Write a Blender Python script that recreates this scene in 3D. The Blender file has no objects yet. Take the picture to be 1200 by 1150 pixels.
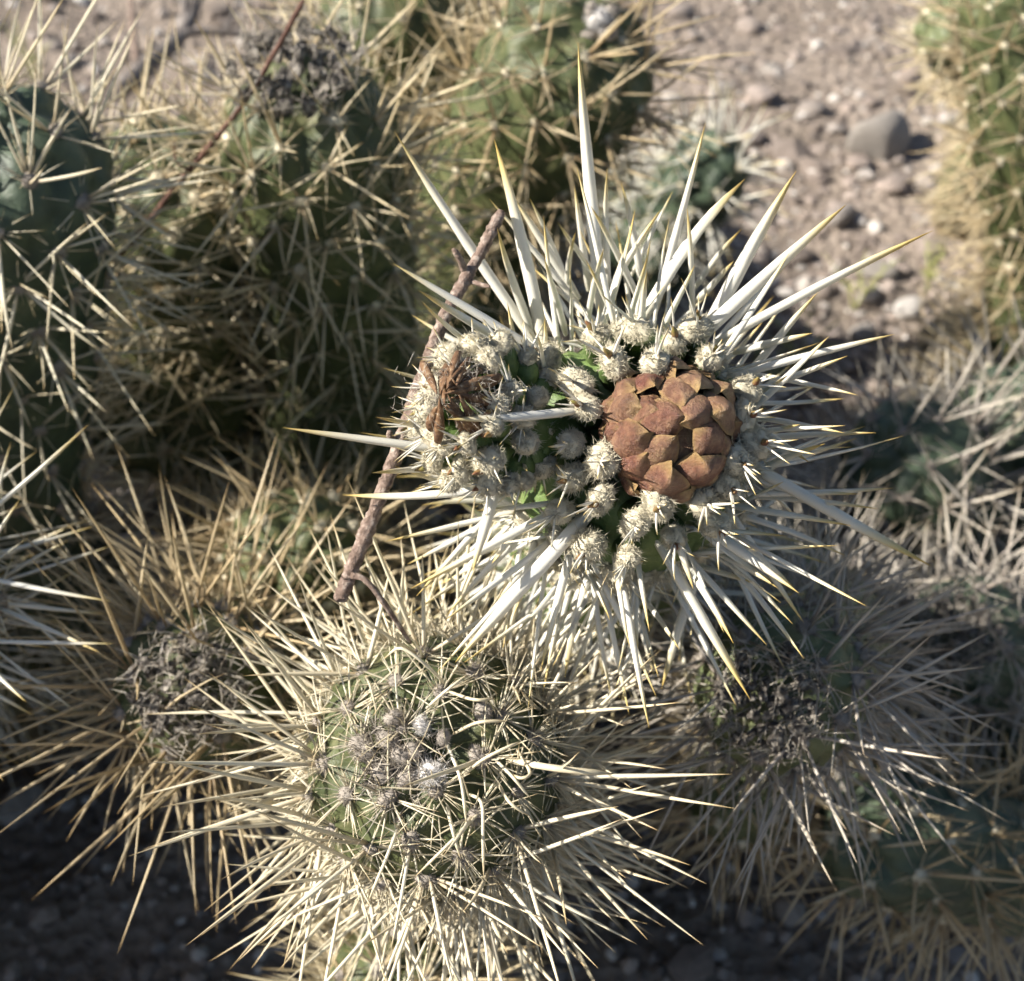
import bpy, math, random
import numpy as np
from mathutils import Vector, Matrix
R = math.radians
rng = np.random.default_rng(11)
random.seed(5)
scene = bpy.context.scene
col = scene.collection

# ------------------------------------------------------------------ camera
W_, H_ = 1200.0, 1150.0
HFOV = R(40.0)
FPX = 600.0 / math.tan(HFOV / 2)
CAM_H = 0.45
PITCH = R(42.0)
cam = bpy.data.objects.new('camera', bpy.data.cameras.new('camera'))
col.objects.link(cam)
cam.location = (0, 0, CAM_H)
cam.rotation_euler = (math.pi / 2 - PITCH, 0, 0)
cam.data.sensor_fit = 'HORIZONTAL'
cam.data.angle = HFOV
cam.data.clip_start = 0.005
cam.data.clip_end = 500
cam.data.dof.use_dof = True
cam.data.dof.focus_distance = 0.205
cam.data.dof.aperture_fstop = 30.0
scene.camera = cam
CAM = np.array([0, 0, CAM_H])
FWD = np.array([0, math.cos(PITCH), -math.sin(PITCH)])
UP = np.array([0, math.sin(PITCH), math.cos(PITCH)])
RIGHT = np.array([1.0, 0, 0])

# ------------------------------------------------------------------ light
SUN_EL = R(36)
SUN_AZ = R(-8)          # slightly on the camera's side of pure left
sun_vec = np.array([-math.cos(SUN_EL) * math.cos(SUN_AZ), math.cos(SUN_EL) * math.sin(SUN_AZ), math.sin(SUN_EL)])
world = bpy.data.worlds.new('World')
scene.world = world
world.use_nodes = True
wn = world.node_tree
sky = wn.nodes.new('ShaderNodeTexSky')
sky.sky_type = 'NISHITA'
sky.sun_disc = False
sky.sun_elevation = SUN_EL
sky.sun_rotation = math.atan2(sun_vec[0], sun_vec[1])
bg = wn.nodes['Background']
bg.inputs[1].default_value = 0.055
wn.links.new(sky.outputs[0], bg.inputs[0])
sl = bpy.data.lights.new('sun', 'SUN')
sl.energy = 4.9
sl.angle = R(0.5)
sl.color = (1.0, 0.94, 0.84)
sun = bpy.data.objects.new('sun', sl)
col.objects.link(sun)
sun.location = (-2, 1, 3)
sun.rotation_euler = Vector(sun_vec).to_track_quat('Z', 'Y').to_euler()
scene.view_settings.view_transform = 'Standard'
scene.view_settings.look = 'None'
scene.view_settings.gamma = 1
scene.view_settings.exposure = 1.28
scene.render.engine = 'CYCLES'
scene.cycles.max_bounces = 4
scene.cycles.diffuse_bounces = 2
scene.cycles.glossy_bounces = 1
scene.cycles.transmission_bounces = 2
scene.cycles.use_denoising = True
scene.cycles.use_adaptive_sampling = True
scene.cycles.adaptive_threshold = 0.025
scene.cycles.use_light_tree = False


# ------------------------------------------------------------------ helpers
def at(px, py, d):
    """point on the ray of a photograph pixel (1200x1150) at depth d along the view axis"""
    return CAM + d * (FWD + RIGHT * (px - 600) / FPX + UP * (575 - py) / FPX)


def ground_at(px, py):
    v = FWD + RIGHT * (px - 600) / FPX + UP * (575 - py) / FPX
    return CAM + v * (CAM_H / -v[2])


def project(P):
    q = np.asarray(P) - CAM
    d = q @ FWD
    return 600 + FPX * (q @ RIGHT) / d, 575 - FPX * (q @ UP) / d, d


def unit(v):
    v = np.asarray(v, float)
    return v / np.maximum(np.linalg.norm(v, axis=-1, keepdims=True), 1e-12)


def make_mesh(name, V, F, attrs=None, smooth=True):
    """V (n,3); F list of (k,m) int arrays (m = 3 or 4)"""
    me = bpy.data.meshes.new(name)
    V = np.asarray(V, np.float32)
    F = [np.asarray(f, np.int32) for f in F if len(f)]
    me.vertices.add(len(V))
    me.vertices.foreach_set('co', V.ravel())
    idx = np.concatenate([f.ravel() for f in F])
    tot = np.concatenate([np.full(len(f), f.shape[1], np.int32) for f in F])
    st = np.concatenate([[0], np.cumsum(tot)[:-1]]).astype(np.int32)
    me.loops.add(len(idx))
    me.loops.foreach_set('vertex_index', idx)
    me.polygons.add(len(tot))
    me.polygons.foreach_set('loop_start', st)
    me.polygons.foreach_set('loop_total', tot)
    me.polygons.foreach_set('use_smooth', np.full(len(tot), smooth))
    for k, a in (attrs or {}).items():
        at_ = me.attributes.new(k, 'FLOAT', 'POINT')
        at_.data.foreach_set('value', np.asarray(a, np.float32))
    me.update(calc_edges=True)
    return me


def link(name, me, mat, parent=None, loc=None, mtx=None, kind=None):
    o = bpy.data.objects.new(name, me)
    if mat and not me.materials:
        me.materials.append(mat)
    col.objects.link(o)
    if parent is not None:
        o.parent = parent
    if mtx is not None:
        o.matrix_basis = mtx
    elif loc is not None:
        o.location = loc
    if kind:
        o['kind'] = kind
    return o


def thing(name, loc, label, cat, group=None):
    o = bpy.data.objects.new(name, None)
    o.empty_display_size = 0.02
    col.objects.link(o)
    o.location = loc
    o['label'] = label
    o['category'] = cat
    if group:
        o['group'] = group
    return o


def basis(z, roll=0.0):
    z = unit(z)
    a = np.array([0, 0, 1.0]) if abs(z[2]) < 0.9 else np.array([1.0, 0, 0])
    x = unit(np.cross(a, z))
    y = np.cross(z, x)
    c, s = math.cos(roll), math.sin(roll)
    return c * x + s * y, -s * x + c * y, z


def matrix(pos, x, y, z, sx=1, sy=1, sz=1):
    return Matrix(((x[0] * sx, y[0] * sy, z[0] * sz, pos[0]), (x[1] * sx, y[1] * sy, z[1] * sz, pos[1]),
                   (x[2] * sx, y[2] * sy, z[2] * sz, pos[2]), (0, 0, 0, 1)))


# ------------------------------------------------------------------ materials
def new_mat(name):
    m = bpy.data.materials.new(name)
    m.use_nodes = True
    nt = m.node_tree
    b = nt.nodes['Principled BSDF']
    return m, nt, b


def N(nt, typ, **kw):
    n = nt.nodes.new(typ)
    for k, v in kw.items():
        if k.startswith('i_'):
            n.inputs[k[2:]].default_value = v
        else:
            setattr(n, k, v)
    return n


def ramp(nt, stops, fac=None, interp='LINEAR'):
    r = nt.nodes.new('ShaderNodeValToRGB')
    r.color_ramp.interpolation = interp
    el = r.color_ramp.elements
    while len(el) < len(stops):
        el.new(0.5)
    for e, (p, c) in zip(el, stops):
        e.position = p
        e.color = (*c, 1)
    if fac is not None:
        nt.links.new(fac, r.inputs[0])
    return r


def noise(nt, scale, detail=4, rough=0.6, coord='Object'):
    tc = nt.nodes.new('ShaderNodeTexCoord')
    n = nt.nodes.new('ShaderNodeTexNoise')
    n.inputs['Scale'].default_value = scale
    n.inputs['Detail'].default_value = detail
    n.inputs['Roughness'].default_value = rough
    nt.links.new(tc.outputs[coord], n.inputs['Vector'])
    return n


def mixc(nt, a, b, fac, mode='MIX'):
    m = nt.nodes.new('ShaderNodeMix')
    m.data_type = 'RGBA'
    m.blend_type = mode
    for sock, v in ((m.inputs[0], fac), (m.inputs[6], a), (m.inputs[7], b)):
        if hasattr(v, 'is_linked') or hasattr(v, 'links'):
            nt.links.new(v, sock)
        elif isinstance(v, tuple):
            sock.default_value = (*v, 1)
        else:
            sock.default_value = v
    return m.outputs[2]


def bump(nt, b, h, strength, dist):
    n = nt.nodes.new('ShaderNodeBump')
    n.inputs['Strength'].default_value = strength
    n.inputs['Distance'].default_value = dist
    nt.links.new(h, n.inputs['Height'])
    nt.links.new(n.outputs[0], b.inputs['Normal'])


def spine_mat(name, stops_a, stops_b, rough=0.42, transl=0.25, gloss=0.4):
    """colour along the spine from attribute t, mixed between two looks per spine"""
    m, nt, b = new_mat(name)
    t = N(nt, 'ShaderNodeAttribute', attribute_name='t')
    r = N(nt, 'ShaderNodeAttribute', attribute_name='rnd')
    oi = N(nt, 'ShaderNodeObjectInfo')
    add = N(nt, 'ShaderNodeMath', operation='ADD')
    nt.links.new(r.outputs['Fac'], add.inputs[0])
    nt.links.new(oi.outputs['Random'], add.inputs[1])
    fr = N(nt, 'ShaderNodeMath', operation='FRACT')
    nt.links.new(add.outputs[0], fr.inputs[0])
    ca = ramp(nt, stops_a, t.outputs['Fac'])
    cb = ramp(nt, stops_b, t.outputs['Fac'])
    c = mixc(nt, ca.outputs[0], cb.outputs[0], fr.outputs[0])
    nz = noise(nt, 900.0, 0)
    nr = ramp(nt, [(0.3, (0.72, 0.70, 0.66)), (0.65, (1, 1, 1))], nz.outputs['Fac'])
    c = mixc(nt, c, nr.outputs[0], 0.7, 'MULTIPLY')
    nt.links.new(c, b.inputs['Base Color'])
    b.inputs['Roughness'].default_value = rough
    b.inputs['Specular IOR Level'].default_value = gloss
    tr = nt.nodes.new('ShaderNodeBsdfTranslucent')
    nt.links.new(c, tr.inputs['Color'])
    mx = nt.nodes.new('ShaderNodeMixShader')
    mx.inputs[0].default_value = transl
    nt.links.new(b.outputs[0], mx.inputs[1])
    nt.links.new(tr.outputs[0], mx.inputs[2])
    nt.links.new(mx.outputs[0], nt.nodes['Material Output'].inputs[0])
    return m


M = {}
M['ivory'] = spine_mat('ivory_spine',
                       [(0, (.70, .66, .52)), (.25, (.84, .82, .74)), (.6, (.84, .81, .70)), (.85, (.72, .58, .24)), (1, (.55, .36, .08))],
                       [(0, (.74, .70, .58)), (.3, (.86, .85, .80)), (.75, (.85, .82, .72)), (.93, (.74, .62, .30)), (1, (.60, .42, .12))], 0.38, 0.28)
M['straw'] = spine_mat('straw_spine',
                       [(0, (.42, .28, .13)), (.2, (.66, .54, .34)), (.75, (.70, .58, .36)), (1, (.52, .34, .12))],
                       [(0, (.50, .38, .22)), (.3, (.78, .71, .54)), (.8, (.76, .66, .44)), (1, (.55, .38, .16))], 0.45, 0.22)
M['cream'] = spine_mat('cream_spine',
                       [(0, (.46, .33, .18)), (.2, (.70, .61, .43)), (.75, (.76, .67, .47)), (1, (.55, .38, .16))],
                       [(0, (.55, .45, .30)), (.25, (.84, .80, .67)), (.85, (.82, .75, .56)), (1, (.60, .44, .22))], 0.42, 0.24)
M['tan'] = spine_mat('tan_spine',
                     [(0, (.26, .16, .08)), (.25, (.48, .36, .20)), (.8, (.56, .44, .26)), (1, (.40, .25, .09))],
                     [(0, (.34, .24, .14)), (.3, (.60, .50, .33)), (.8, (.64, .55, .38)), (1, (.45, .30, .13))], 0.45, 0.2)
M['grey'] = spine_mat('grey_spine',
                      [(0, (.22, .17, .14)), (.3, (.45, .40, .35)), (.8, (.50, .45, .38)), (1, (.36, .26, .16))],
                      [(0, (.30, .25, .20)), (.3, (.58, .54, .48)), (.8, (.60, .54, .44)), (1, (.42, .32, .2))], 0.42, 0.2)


def green_mat(name, c1, c2, c3, scale=120.0):
    m, nt, b = new_mat(name)
    n1 = noise(nt, scale, 5)
    r = ramp(nt, [(.32, c1), (.55, c2), (.75, c3)], n1.outputs['Fac'])
    age = N(nt, 'ShaderNodeAttribute', attribute_name='age')
    c = mixc(nt, r.outputs[0], (.16, .115, .07), age.outputs['Fac'])
    n2 = noise(nt, 900.0, 3)
    r2 = ramp(nt, [(.55, (1, 1, 1)), (.75, (.6, .55, .4))], n2.outputs['Fac'])
    c = mixc(nt, c, r2.outputs[0], .6, 'MULTIPLY')
    nt.links.new(c, b.inputs['Base Color'])
    b.inputs['Roughness'].default_value = .5
    b.inputs['Specular IOR Level'].default_value = .35
    b.inputs['Subsurface Weight'].default_value = .0
    n3 = noise(nt, 1500.0, 3)
    bump(nt, b, n3.outputs['Fac'], .35, .0006)
    return m


M['flesh'] = green_mat('cactus_flesh', (.040, .052, .022), (.072, .085, .034), (.14, .135, .065))
M['flesh_fresh'] = green_mat('fresh_flesh', (.065, .105, .03), (.11, .165, .05), (.19, .225, .09), 260.0)
M['flesh_blue'] = green_mat('grey_green_flesh', (.035, .052, .036), (.055, .078, .048), (.10, .115, .072))
M['flesh_pale'] = green_mat('pale_green_flesh', (.075, .095, .045), (.12, .14, .065), (.21, .21, .12))


def simple_mat(name, stops, scale, rough=.8, bstr=.5, bdist=.0008, bscale=None, transl=0.0, spec=.3):
    m, nt, b = new_mat(name)
    n1 = noise(nt, scale, 6, .65)
    r = ramp(nt, stops, n1.outputs['Fac'])
    nt.links.new(r.outputs[0], b.inputs['Base Color'])
    b.inputs['Roughness'].default_value = rough
    b.inputs['Specular IOR Level'].default_value = spec
    if bstr:
        n2 = noise(nt, bscale or scale * 3, 5, .65)
        bump(nt, b, n2.outputs['Fac'], bstr, bdist)
    if transl:
        tr = nt.nodes.new('ShaderNodeBsdfTranslucent')
        nt.links.new(r.outputs[0], tr.inputs['Color'])
        mx = nt.nodes.new('ShaderNodeMixShader')
        mx.inputs[0].default_value = transl
        nt.links.new(b.outputs[0], mx.inputs[1])
        nt.links.new(tr.outputs[0], mx.inputs[2])
        nt.links.new(mx.outputs[0], nt.nodes['Material Output'].inputs[0])
    return m


M['wool'] = simple_mat('cream_wool', [(.3, (.52, .45, .30)), (.6, (.80, .74, .58))], 900, .9, .5, .0006, transl=.1)
M['wool_grey'] = simple_mat('grey_wool', [(.3, (.15, .125, .10)), (.5, (.29, .255, .22)), (.7, (.50, .46, .41))], 500, .95, .4, .0005)
M['wool_white'] = simple_mat('white_wool', [(.3, (.40, .38, .36)), (.6, (.66, .63, .60))], 900, .95, 0)
M['leaf'] = simple_mat('reddish_leaf', [(.35, (.20, .19, .05)), (.52, (.20, .11, .05)), (.66, (.13, .03, .025))], 420, .4, .2, .0002)
M['brown_leaf'] = simple_mat('brown_hairy_leaf', [(.35, (.075, .038, .022)), (.55, (.17, .095, .048)), (.7, (.36, .28, .19))], 900, .7, .4, .0004)
M['dry_tip'] = simple_mat('dry_grey_crust', [(.32, (.025, .022, .02)), (.5, (.13, .115, .10)), (.66, (.42, .385, .33))], 500, .95, .8, .0015)
M['bark'] = simple_mat('twig_bark', [(.3, (.09, .06, .045)), (.5, (.21, .15, .12)), (.68, (.40, .33, .28))], 700, .85, .8, .0012, 900)
M['red_bark'] = simple_mat('red_twig_bark', [(.3, (.05, .022, .016)), (.6, (.13, .065, .045)), (.75, (.24, .16, .12))], 350, .75, .6, .0008)
M['grey_wood'] = simple_mat('weathered_wood', [(.3, (.08, .065, .055)), (.55, (.19, .165, .15)), (.75, (.36, .33, .31))], 130, .9, .8, .002)
M['weed'] = simple_mat('dry_weed', [(.3, (.17, .19, .07)), (.6, (.34, .34, .12))], 60, .7, 0)

# bud scale: attribute e is 1 along the papery margin, k the keel
m, nt, b = new_mat('bud_scale')
n1 = noise(nt, 420, 6, .7)
oi = N(nt, 'ShaderNodeObjectInfo')
r1 = ramp(nt, [(.3, (.05, .018, .014)), (.48, (.14, .05, .034)), (.7, (.28, .145, .085))], n1.outputs['Fac'])
r1b = ramp(nt, [(.3, (.085, .040, .026)), (.48, (.21, .115, .066)), (.7, (.40, .28, .15))], n1.outputs['Fac'])
c = mixc(nt, r1.outputs[0], r1b.outputs[0], oi.outputs['Random'])
e = N(nt, 'ShaderNodeAttribute', attribute_name='e')
c = mixc(nt, c, (.36, .25, .095), e.outputs['Fac'])
nt.links.new(c, b.inputs['Base Color'])
b.inputs['Roughness'].default_value = .42
b.inputs['Specular IOR Level'].default_value = .5
n2 = noise(nt, 1500, 6, .7)
bump(nt, b, n2.outputs['Fac'], .8, .0009)
M['bud'] = m

# ground: pinkish grey decomposed granite
m, nt, b = new_mat('desert_soil')
n1 = noise(nt, 9, 8, .7)
n2 = noise(nt, 160, 4, .7)
v = nt.nodes.new('ShaderNodeTexVoronoi')
v.inputs['Scale'].default_value = 150
tc = nt.nodes.new('ShaderNodeTexCoord')
nt.links.new(tc.outputs['Object'], v.inputs['Vector'])
r1 = ramp(nt, [(.3, (.17, .145, .12)), (.5, (.245, .21, .178)), (.7, (.32, .28, .245))], n1.outputs['Fac'])
r2 = ramp(nt, [(.3, (.55, .5, .46)), (.6, (1.05, 1, .97))], n2.outputs['Fac'])
c = mixc(nt, r1.outputs[0], r2.outputs[0], .8, 'MULTIPLY')
nt.links.new(c, b.inputs['Base Color'])
b.inputs['Roughness'].default_value = .95
b.inputs['Specular IOR Level'].default_value = .2
ad = N(nt, 'ShaderNodeMath', operation='ADD')
nt.links.new(n2.outputs['Fac'], ad.inputs[0])
nt.links.new(v.outputs['Distance'], ad.inputs[1])
bump(nt, b, ad.outputs[0], .9, .004)
M['soil'] = m

m, nt, b = new_mat('gravel_stone')
rn = N(nt, 'ShaderNodeAttribute', attribute_name='rnd')
oi = N(nt, 'ShaderNodeObjectInfo')
ad = N(nt, 'ShaderNodeMath', operation='ADD')
nt.links.new(rn.outputs['Fac'], ad.inputs[0])
nt.links.new(oi.outputs['Random'], ad.inputs[1])
fr = N(nt, 'ShaderNodeMath', operation='FRACT')
nt.links.new(ad.outputs[0], fr.inputs[0])
r1 = ramp(nt, [(0, (.12, .10, .09)), (.3, (.22, .18, .155)), (.55, (.32, .265, .235)), (.8, (.27, .24, .22)), (.93, (.42, .39, .365)), (1, (.60, .57, .54))], fr.outputs[0])
n1 = noise(nt, 220, 5, .7)
r2 = ramp(nt, [(.3, (.6, .58, .56)), (.65, (1.1, 1.08, 1.05))], n1.outputs['Fac'])
c = mixc(nt, r1.outputs[0], r2.outputs[0], .8, 'MULTIPLY')
nt.links.new(c, b.inputs['Base Color'])
b.inputs['Roughness'].default_value = .9
bump(nt, b, n1.outputs['Fac'], .6, .0015)
M['gravel'] = m


# ------------------------------------------------------------------ spine meshes
def spine_batch(B, D, L, Rd, bend, rings=4, sides=3, rnd=None):
    """joined tapered spines: base, unit direction, length, radius, bend vectors"""
    n = len(B)
    ts = {3: [0, .55, 1.0], 4: [0, .35, .75, 1.0], 6: [0, .15, .4, .65, .88, 1.0]}[rings]
    pr = {3: [.9, .8, .05], 4: [.85, 1.0, .6, .03], 6: [.75, 1.0, 1.0, .8, .38, .02]}[rings]
    ref = np.where(np.abs(D[:, 2:3]) < .9, np.array([[0, 0, 1.0]]), np.array([[1.0, 0, 0]]))
    X = unit(np.cross(ref, D))
    Y = np.cross(D, X)
    V = np.zeros((n, rings, sides, 3), np.float32)
    for i, (t, p) in enumerate(zip(ts, pr)):
        c = B + D * (L * t)[:, None] + bend * (L * t * t)[:, None]
        for k in range(sides):
            a = 2 * math.pi * k / sides
            V[:, i, k] = c + (X * math.cos(a) + Y * math.sin(a)) * (Rd * p)[:, None]
    base = (np.arange(n) * rings * sides)[:, None]
    F = []
    for i in range(rings - 1):
        for k in range(sides):
            k2 = (k + 1) % sides
            F.append(base + np.array([[i * sides + k, i * sides + k2, (i + 1) * sides + k2, (i + 1) * sides + k]]))
    t_at = np.tile(np.repeat(np.array(ts, np.float32), sides), n)
    r_at = np.repeat(rng.random(n) if rnd is None else rnd, rings * sides)
    return V.reshape(-1, 3), np.concatenate(F), t_at, r_at


def spine_proto(i):
    r = np.random.default_rng(100 + i)
    rings, sides = 9, 6
    a0, bend = r.random() * 6.28, r.uniform(.0, .09)
    kink = r.uniform(.3, .8)
    V, T = [], []
    for q in range(rings):
        t = q / (rings - 1)
        p = np.interp(t, [0, .12, .45, .75, .92, 1], [.72, 1.0, .97, .68, .30, .02])
        p *= 1 + r.uniform(-.06, .06)
        cx = bend * (t * t - .6 * t) * math.cos(a0) + .03 * max(0, t - kink) * math.sin(a0 * 3)
        cy = bend * (t * t - .6 * t) * math.sin(a0) + .03 * max(0, t - kink) * math.cos(a0 * 5)
        for k in range(sides):
            a = 2 * math.pi * k / sides
            # x and y are stored for a radius of 1 and a length-to-radius ratio near 45
            V.append((p * math.cos(a) + cx * 45, p * (.82 if i % 2 else 1) * math.sin(a) + cy * 45, t))
            T.append(t)
    F = [[q * sides + k, q * sides + (k + 1) % sides, (q + 1) * sides + (k + 1) % sides, (q + 1) * sides + k] for q in range(rings - 1) for k in range(sides)]
    return V, F, T


PROTO = {}


def spine_mesh(mat, i):
    key = (mat, i)
    if key not in PROTO:
        V, F, T = spine_proto(i)
        me = make_mesh('spine', V, [F], {'t': T, 'rnd': np.zeros(len(V))})
        me.materials.append(M[mat])
        PROTO[key] = me
    return PROTO[key]


def add_spine(parent, B, tip, rad, mat, i=None):
    B = np.asarray(B)
    d = np.asarray(tip) - B
    L = np.linalg.norm(d)
    x, y, z = basis(d, random.random() * 6.28)
    off = B - np.array(parent.location)
    return link('spine', spine_mesh(mat, random.randrange(10) if i is None else i), None, parent, mtx=matrix(off, x, y, z, rad, rad, L))


# ------------------------------------------------------------------ areole wool
def wool_proto(seed, hairs, hl, ball=.62, flat=.7, hr=.022, mess=.45):
    r = np.random.default_rng(seed)
    # lumpy ball + many fine hairs, unit radius, +z outwards
    nu, nv = 12, 7
    V, F = [], []
    for j in range(nv):
        ph = math.pi * (j / (nv - 1)) * .62
        for i in range(nu):
            a = 2 * math.pi * i / nu
            q = ball * (1 + r.uniform(-.2, .2))
            V.append((q * math.sin(ph) * math.cos(a), q * math.sin(ph) * math.sin(a), q * flat * math.cos(ph)))
    for j in range(nv - 1):
        for i in range(nu):
            F.append([j * nu + i, j * nu + (i + 1) % nu, (j + 1) * nu + (i + 1) % nu, (j + 1) * nu + i])
    u = r.normal(size=(hairs, 3))
    u[:, 2] = np.abs(u[:, 2]) * 1.0 - .25
    u = unit(u)
    B = u * np.array([ball, ball, ball * flat]) * .9
    D = unit(u + r.normal(size=(hairs, 3)) * mess)
    V2, F2, _, _ = spine_batch(B, D, np.where(r.random(hairs) < .06, 2.0, 1.0) * r.uniform(.6, 1.3, hairs) * hl, np.full(hairs, hr), r.normal(size=(hairs, 3)) * .25, 3, 3)
    V = np.concatenate([np.array(V), V2])
    return V, [np.array(F), F2 + nu * nv]


WOOL = {}


def wool_mesh(kind, i):
    if (kind, i) not in WOOL:
        if kind == 'cream':
            V, F = wool_proto(i, 900, .27, .80, .85, .020, 1.0)
            mt = 'wool'
        elif kind == 'grey':
            V, F = wool_proto(50 + i, 200, .35, .8)
            mt = 'wool_grey'
        elif kind == 'far':
            V, F = wool_proto(80 + i, 60, .6, .7, hr=.04)
            mt = 'wool'
        else:
            V, F = wool_proto(90 + i, 500, .45, .75, 1.0, .02)
            mt = 'wool_white'
        me = make_mesh('areole', V, F)
        me.materials.append(M[mt])
        WOOL[(kind, i)] = me
    return WOOL[(kind, i)]


def add_wool(parent, pos, nrm, size, kind='cream', name='areole', origin=None):
    x, y, z = basis(nrm, random.random() * 6.28)
    off = np.asarray(pos) - np.array(parent.location if origin is None else origin)
    return link(name, wool_mesh(kind, random.randrange(3)), None, parent, mtx=matrix(off, x, y, z, size * random.uniform(.75, 1.2), size * random.uniform(.75, 1.2), size * random.uniform(.75, 1.3)))


# ------------------------------------------------------------------ swept tubes
def catmull(P, n):
    P = np.asarray(P, float)
    P = np.concatenate([[2 * P[0] - P[1]], P, [2 * P[-1] - P[-2]]])
    m = len(P) - 3
    out = []
    for u in np.linspace(0, m - 1e-6, n):
        i = int(u)
        t = u - i
        a, b, c, d = P[i:i + 4]
        out.append(.5 * (2 * b + (c - a) * t + (2 * a - 5 * b + 4 * c - d) * t * t + (3 * b - a - 3 * c + d) * t ** 3))
    return np.array(out)


def frames(C):
    T = unit(np.gradient(C, axis=0))
    x = basis(T[0])[0]
    X, Y = [], []
    for t in T:
        x = unit(x - t * (x @ t))
        X.append(x)
        Y.append(np.cross(t, x))
    return T, np.array(X), np.array(Y)


def tube(C, rad, sides=10, rough=0.0, seed=0):
    """closed tube along points C with radii; rough = relative lumpiness"""
    r = np.random.default_rng(seed)
    T, X, Y = frames(C)
    n = len(C)
    V = []
    for i in range(n):
        q = rad[i] * (1 + (r.uniform(-rough, rough, sides) if rough else 0))
        a = 2 * math.pi * np.arange(sides) / sides
        V.append(C[i] + X[i] * (np.cos(a) * q)[:, None] + Y[i] * (np.sin(a) * q)[:, None])
    V = np.concatenate(V + [C[:1], C[-1:]])
    F = [[i * sides + k, i * sides + (k + 1) % sides, (i + 1) * sides + (k + 1) % sides, (i + 1) * sides + k] for i in range(n - 1) for k in range(sides)]
    e0, e1 = n * sides, n * sides + 1
    F3 = [[e0, (k + 1) % sides, k] for k in range(sides)] + [[e1, (n - 1) * sides + k, (n - 1) * sides + (k + 1) % sides] for k in range(sides)]
    return V, [np.array(F), np.array(F3)]


# ------------------------------------------------------------------ the ground
gx = np.sinh(np.linspace(-7.0, 7.0, 281)) / math.sinh(7.0) * 150


def ground_height(x, y):
    h = .0035 * np.sin(x * 31 + 1.3 * np.sin(y * 17)) * np.cos(y * 23 + x * 9)
    h += .002 * np.sin(x * 83 + y * 41) + .002 * np.cos(y * 97 - x * 55 + 2)
    h += .008 * np.sin(x * 6.1 + 2) * np.sin(y * 5.3 + .7)
    return h


GX, GY = np.meshgrid(gx, gx + .55)
GZ = ground_height(GX, GY)
n = len(gx)
V = np.stack([GX.ravel(), GY.ravel(), GZ.ravel()], 1)
ii = (np.arange(n - 1)[:, None] * n + np.arange(n - 1)[None, :]).ravel()
F = np.stack([ii, ii + 1, ii + n + 1, ii + n], 1)
g = link('ground', make_mesh('ground', V, [F]), M['soil'], kind='structure')


def stone_shape(seed, sub=2):
    import bmesh
    bm = bmesh.new()
    bmesh.ops.create_icosphere(bm, subdivisions=sub, radius=1)
    r = np.random.default_rng(seed)
    V = np.array([v.co[:] for v in bm.verts])
    F = np.array([[v.index for v in f.verts] for f in bm.faces])
    bm.free()
    k = r.normal(size=(5, 3)) * 1.2
    ph = r.random(5) * 6
    s = 1 + .11 * np.sin(V @ k.T + ph).sum(1)
    for _ in range(4):                       # a few broken facets
        d = unit(r.normal(size=3))
        h = V @ d
        cut = r.uniform(.55, .85)
        V = np.where((h > cut)[:, None], V - d * (h - cut)[:, None] * .85, V)
    return V * s[:, None], F


# loose gravel: uncountable, one object
protos = [stone_shape(300 + i, 1) for i in range(10)]
VV, FF, RR = [], [], []
off = 0
for i in range(15000):
    if i < 9000:
        py = rng.uniform(-60, 640) if i < 6500 else rng.uniform(600, 1200)
        p = ground_at(rng.uniform(-80, 1280), py)[:2]
    else:
        p = np.array([rng.uniform(-1.0, 1.2), rng.uniform(.2, 1.9)])
    s = .0016 * math.exp(abs(rng.normal()) * .62)
    if p[1] < .36:
        s *= .7
    Vp, Fp = protos[i % 10]
    a = rng.random() * 6.28
    c_, s_ = math.cos(a), math.sin(a)
    q = Vp * np.array([s * rng.uniform(.8, 1.4), s, s * rng.uniform(.5, .9)])
    q = np.stack([q[:, 0] * c_ - q[:, 1] * s_ + p[0], q[:, 0] * s_ + q[:, 1] * c_ + p[1], q[:, 2] + ground_height(p[0], p[1]) + s * .25], 1)
    VV.append(q)
    FF.append(Fp + off)
    RR.append(np.full(len(q), rng.random()))
    off += len(q)
o = link('gravel', make_mesh('gravel', np.concatenate(VV), [np.concatenate(FF)], {'rnd': np.concatenate(RR)}, smooth=False), M['gravel'], kind='stuff')
o['label'] = 'loose pinkish grey desert gravel scattered over the soil'
o['category'] = 'gravel'

# larger stones that can be told apart
stone_me = []
for i in range(6):
    V, F = stone_shape(700 + i, 3)
    me = make_mesh('stone', V, [F], {'rnd': np.full(len(V), 0.0)})
    me.materials.append(M['gravel'])
    stone_me.append(me)


def stone(px, py, size, i, label, group=None, sq=(1.2, 1, .7), rz=None):
    p = ground_at(px, py)
    o = link('stone', stone_me[i % 6], None)
    o.location = (p[0], p[1], ground_height(p[0], p[1]) + size * sq[2] * .45)
    o.scale = (size * sq[0], size * sq[1], size * sq[2])
    o.rotation_euler = (rng.uniform(-.2, .2), rng.uniform(-.2, .2), rng.random() * 6 if rz is None else rz)
    o['label'] = label
    o['category'] = 'stone'
    if group:
        o['group'] = group


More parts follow.
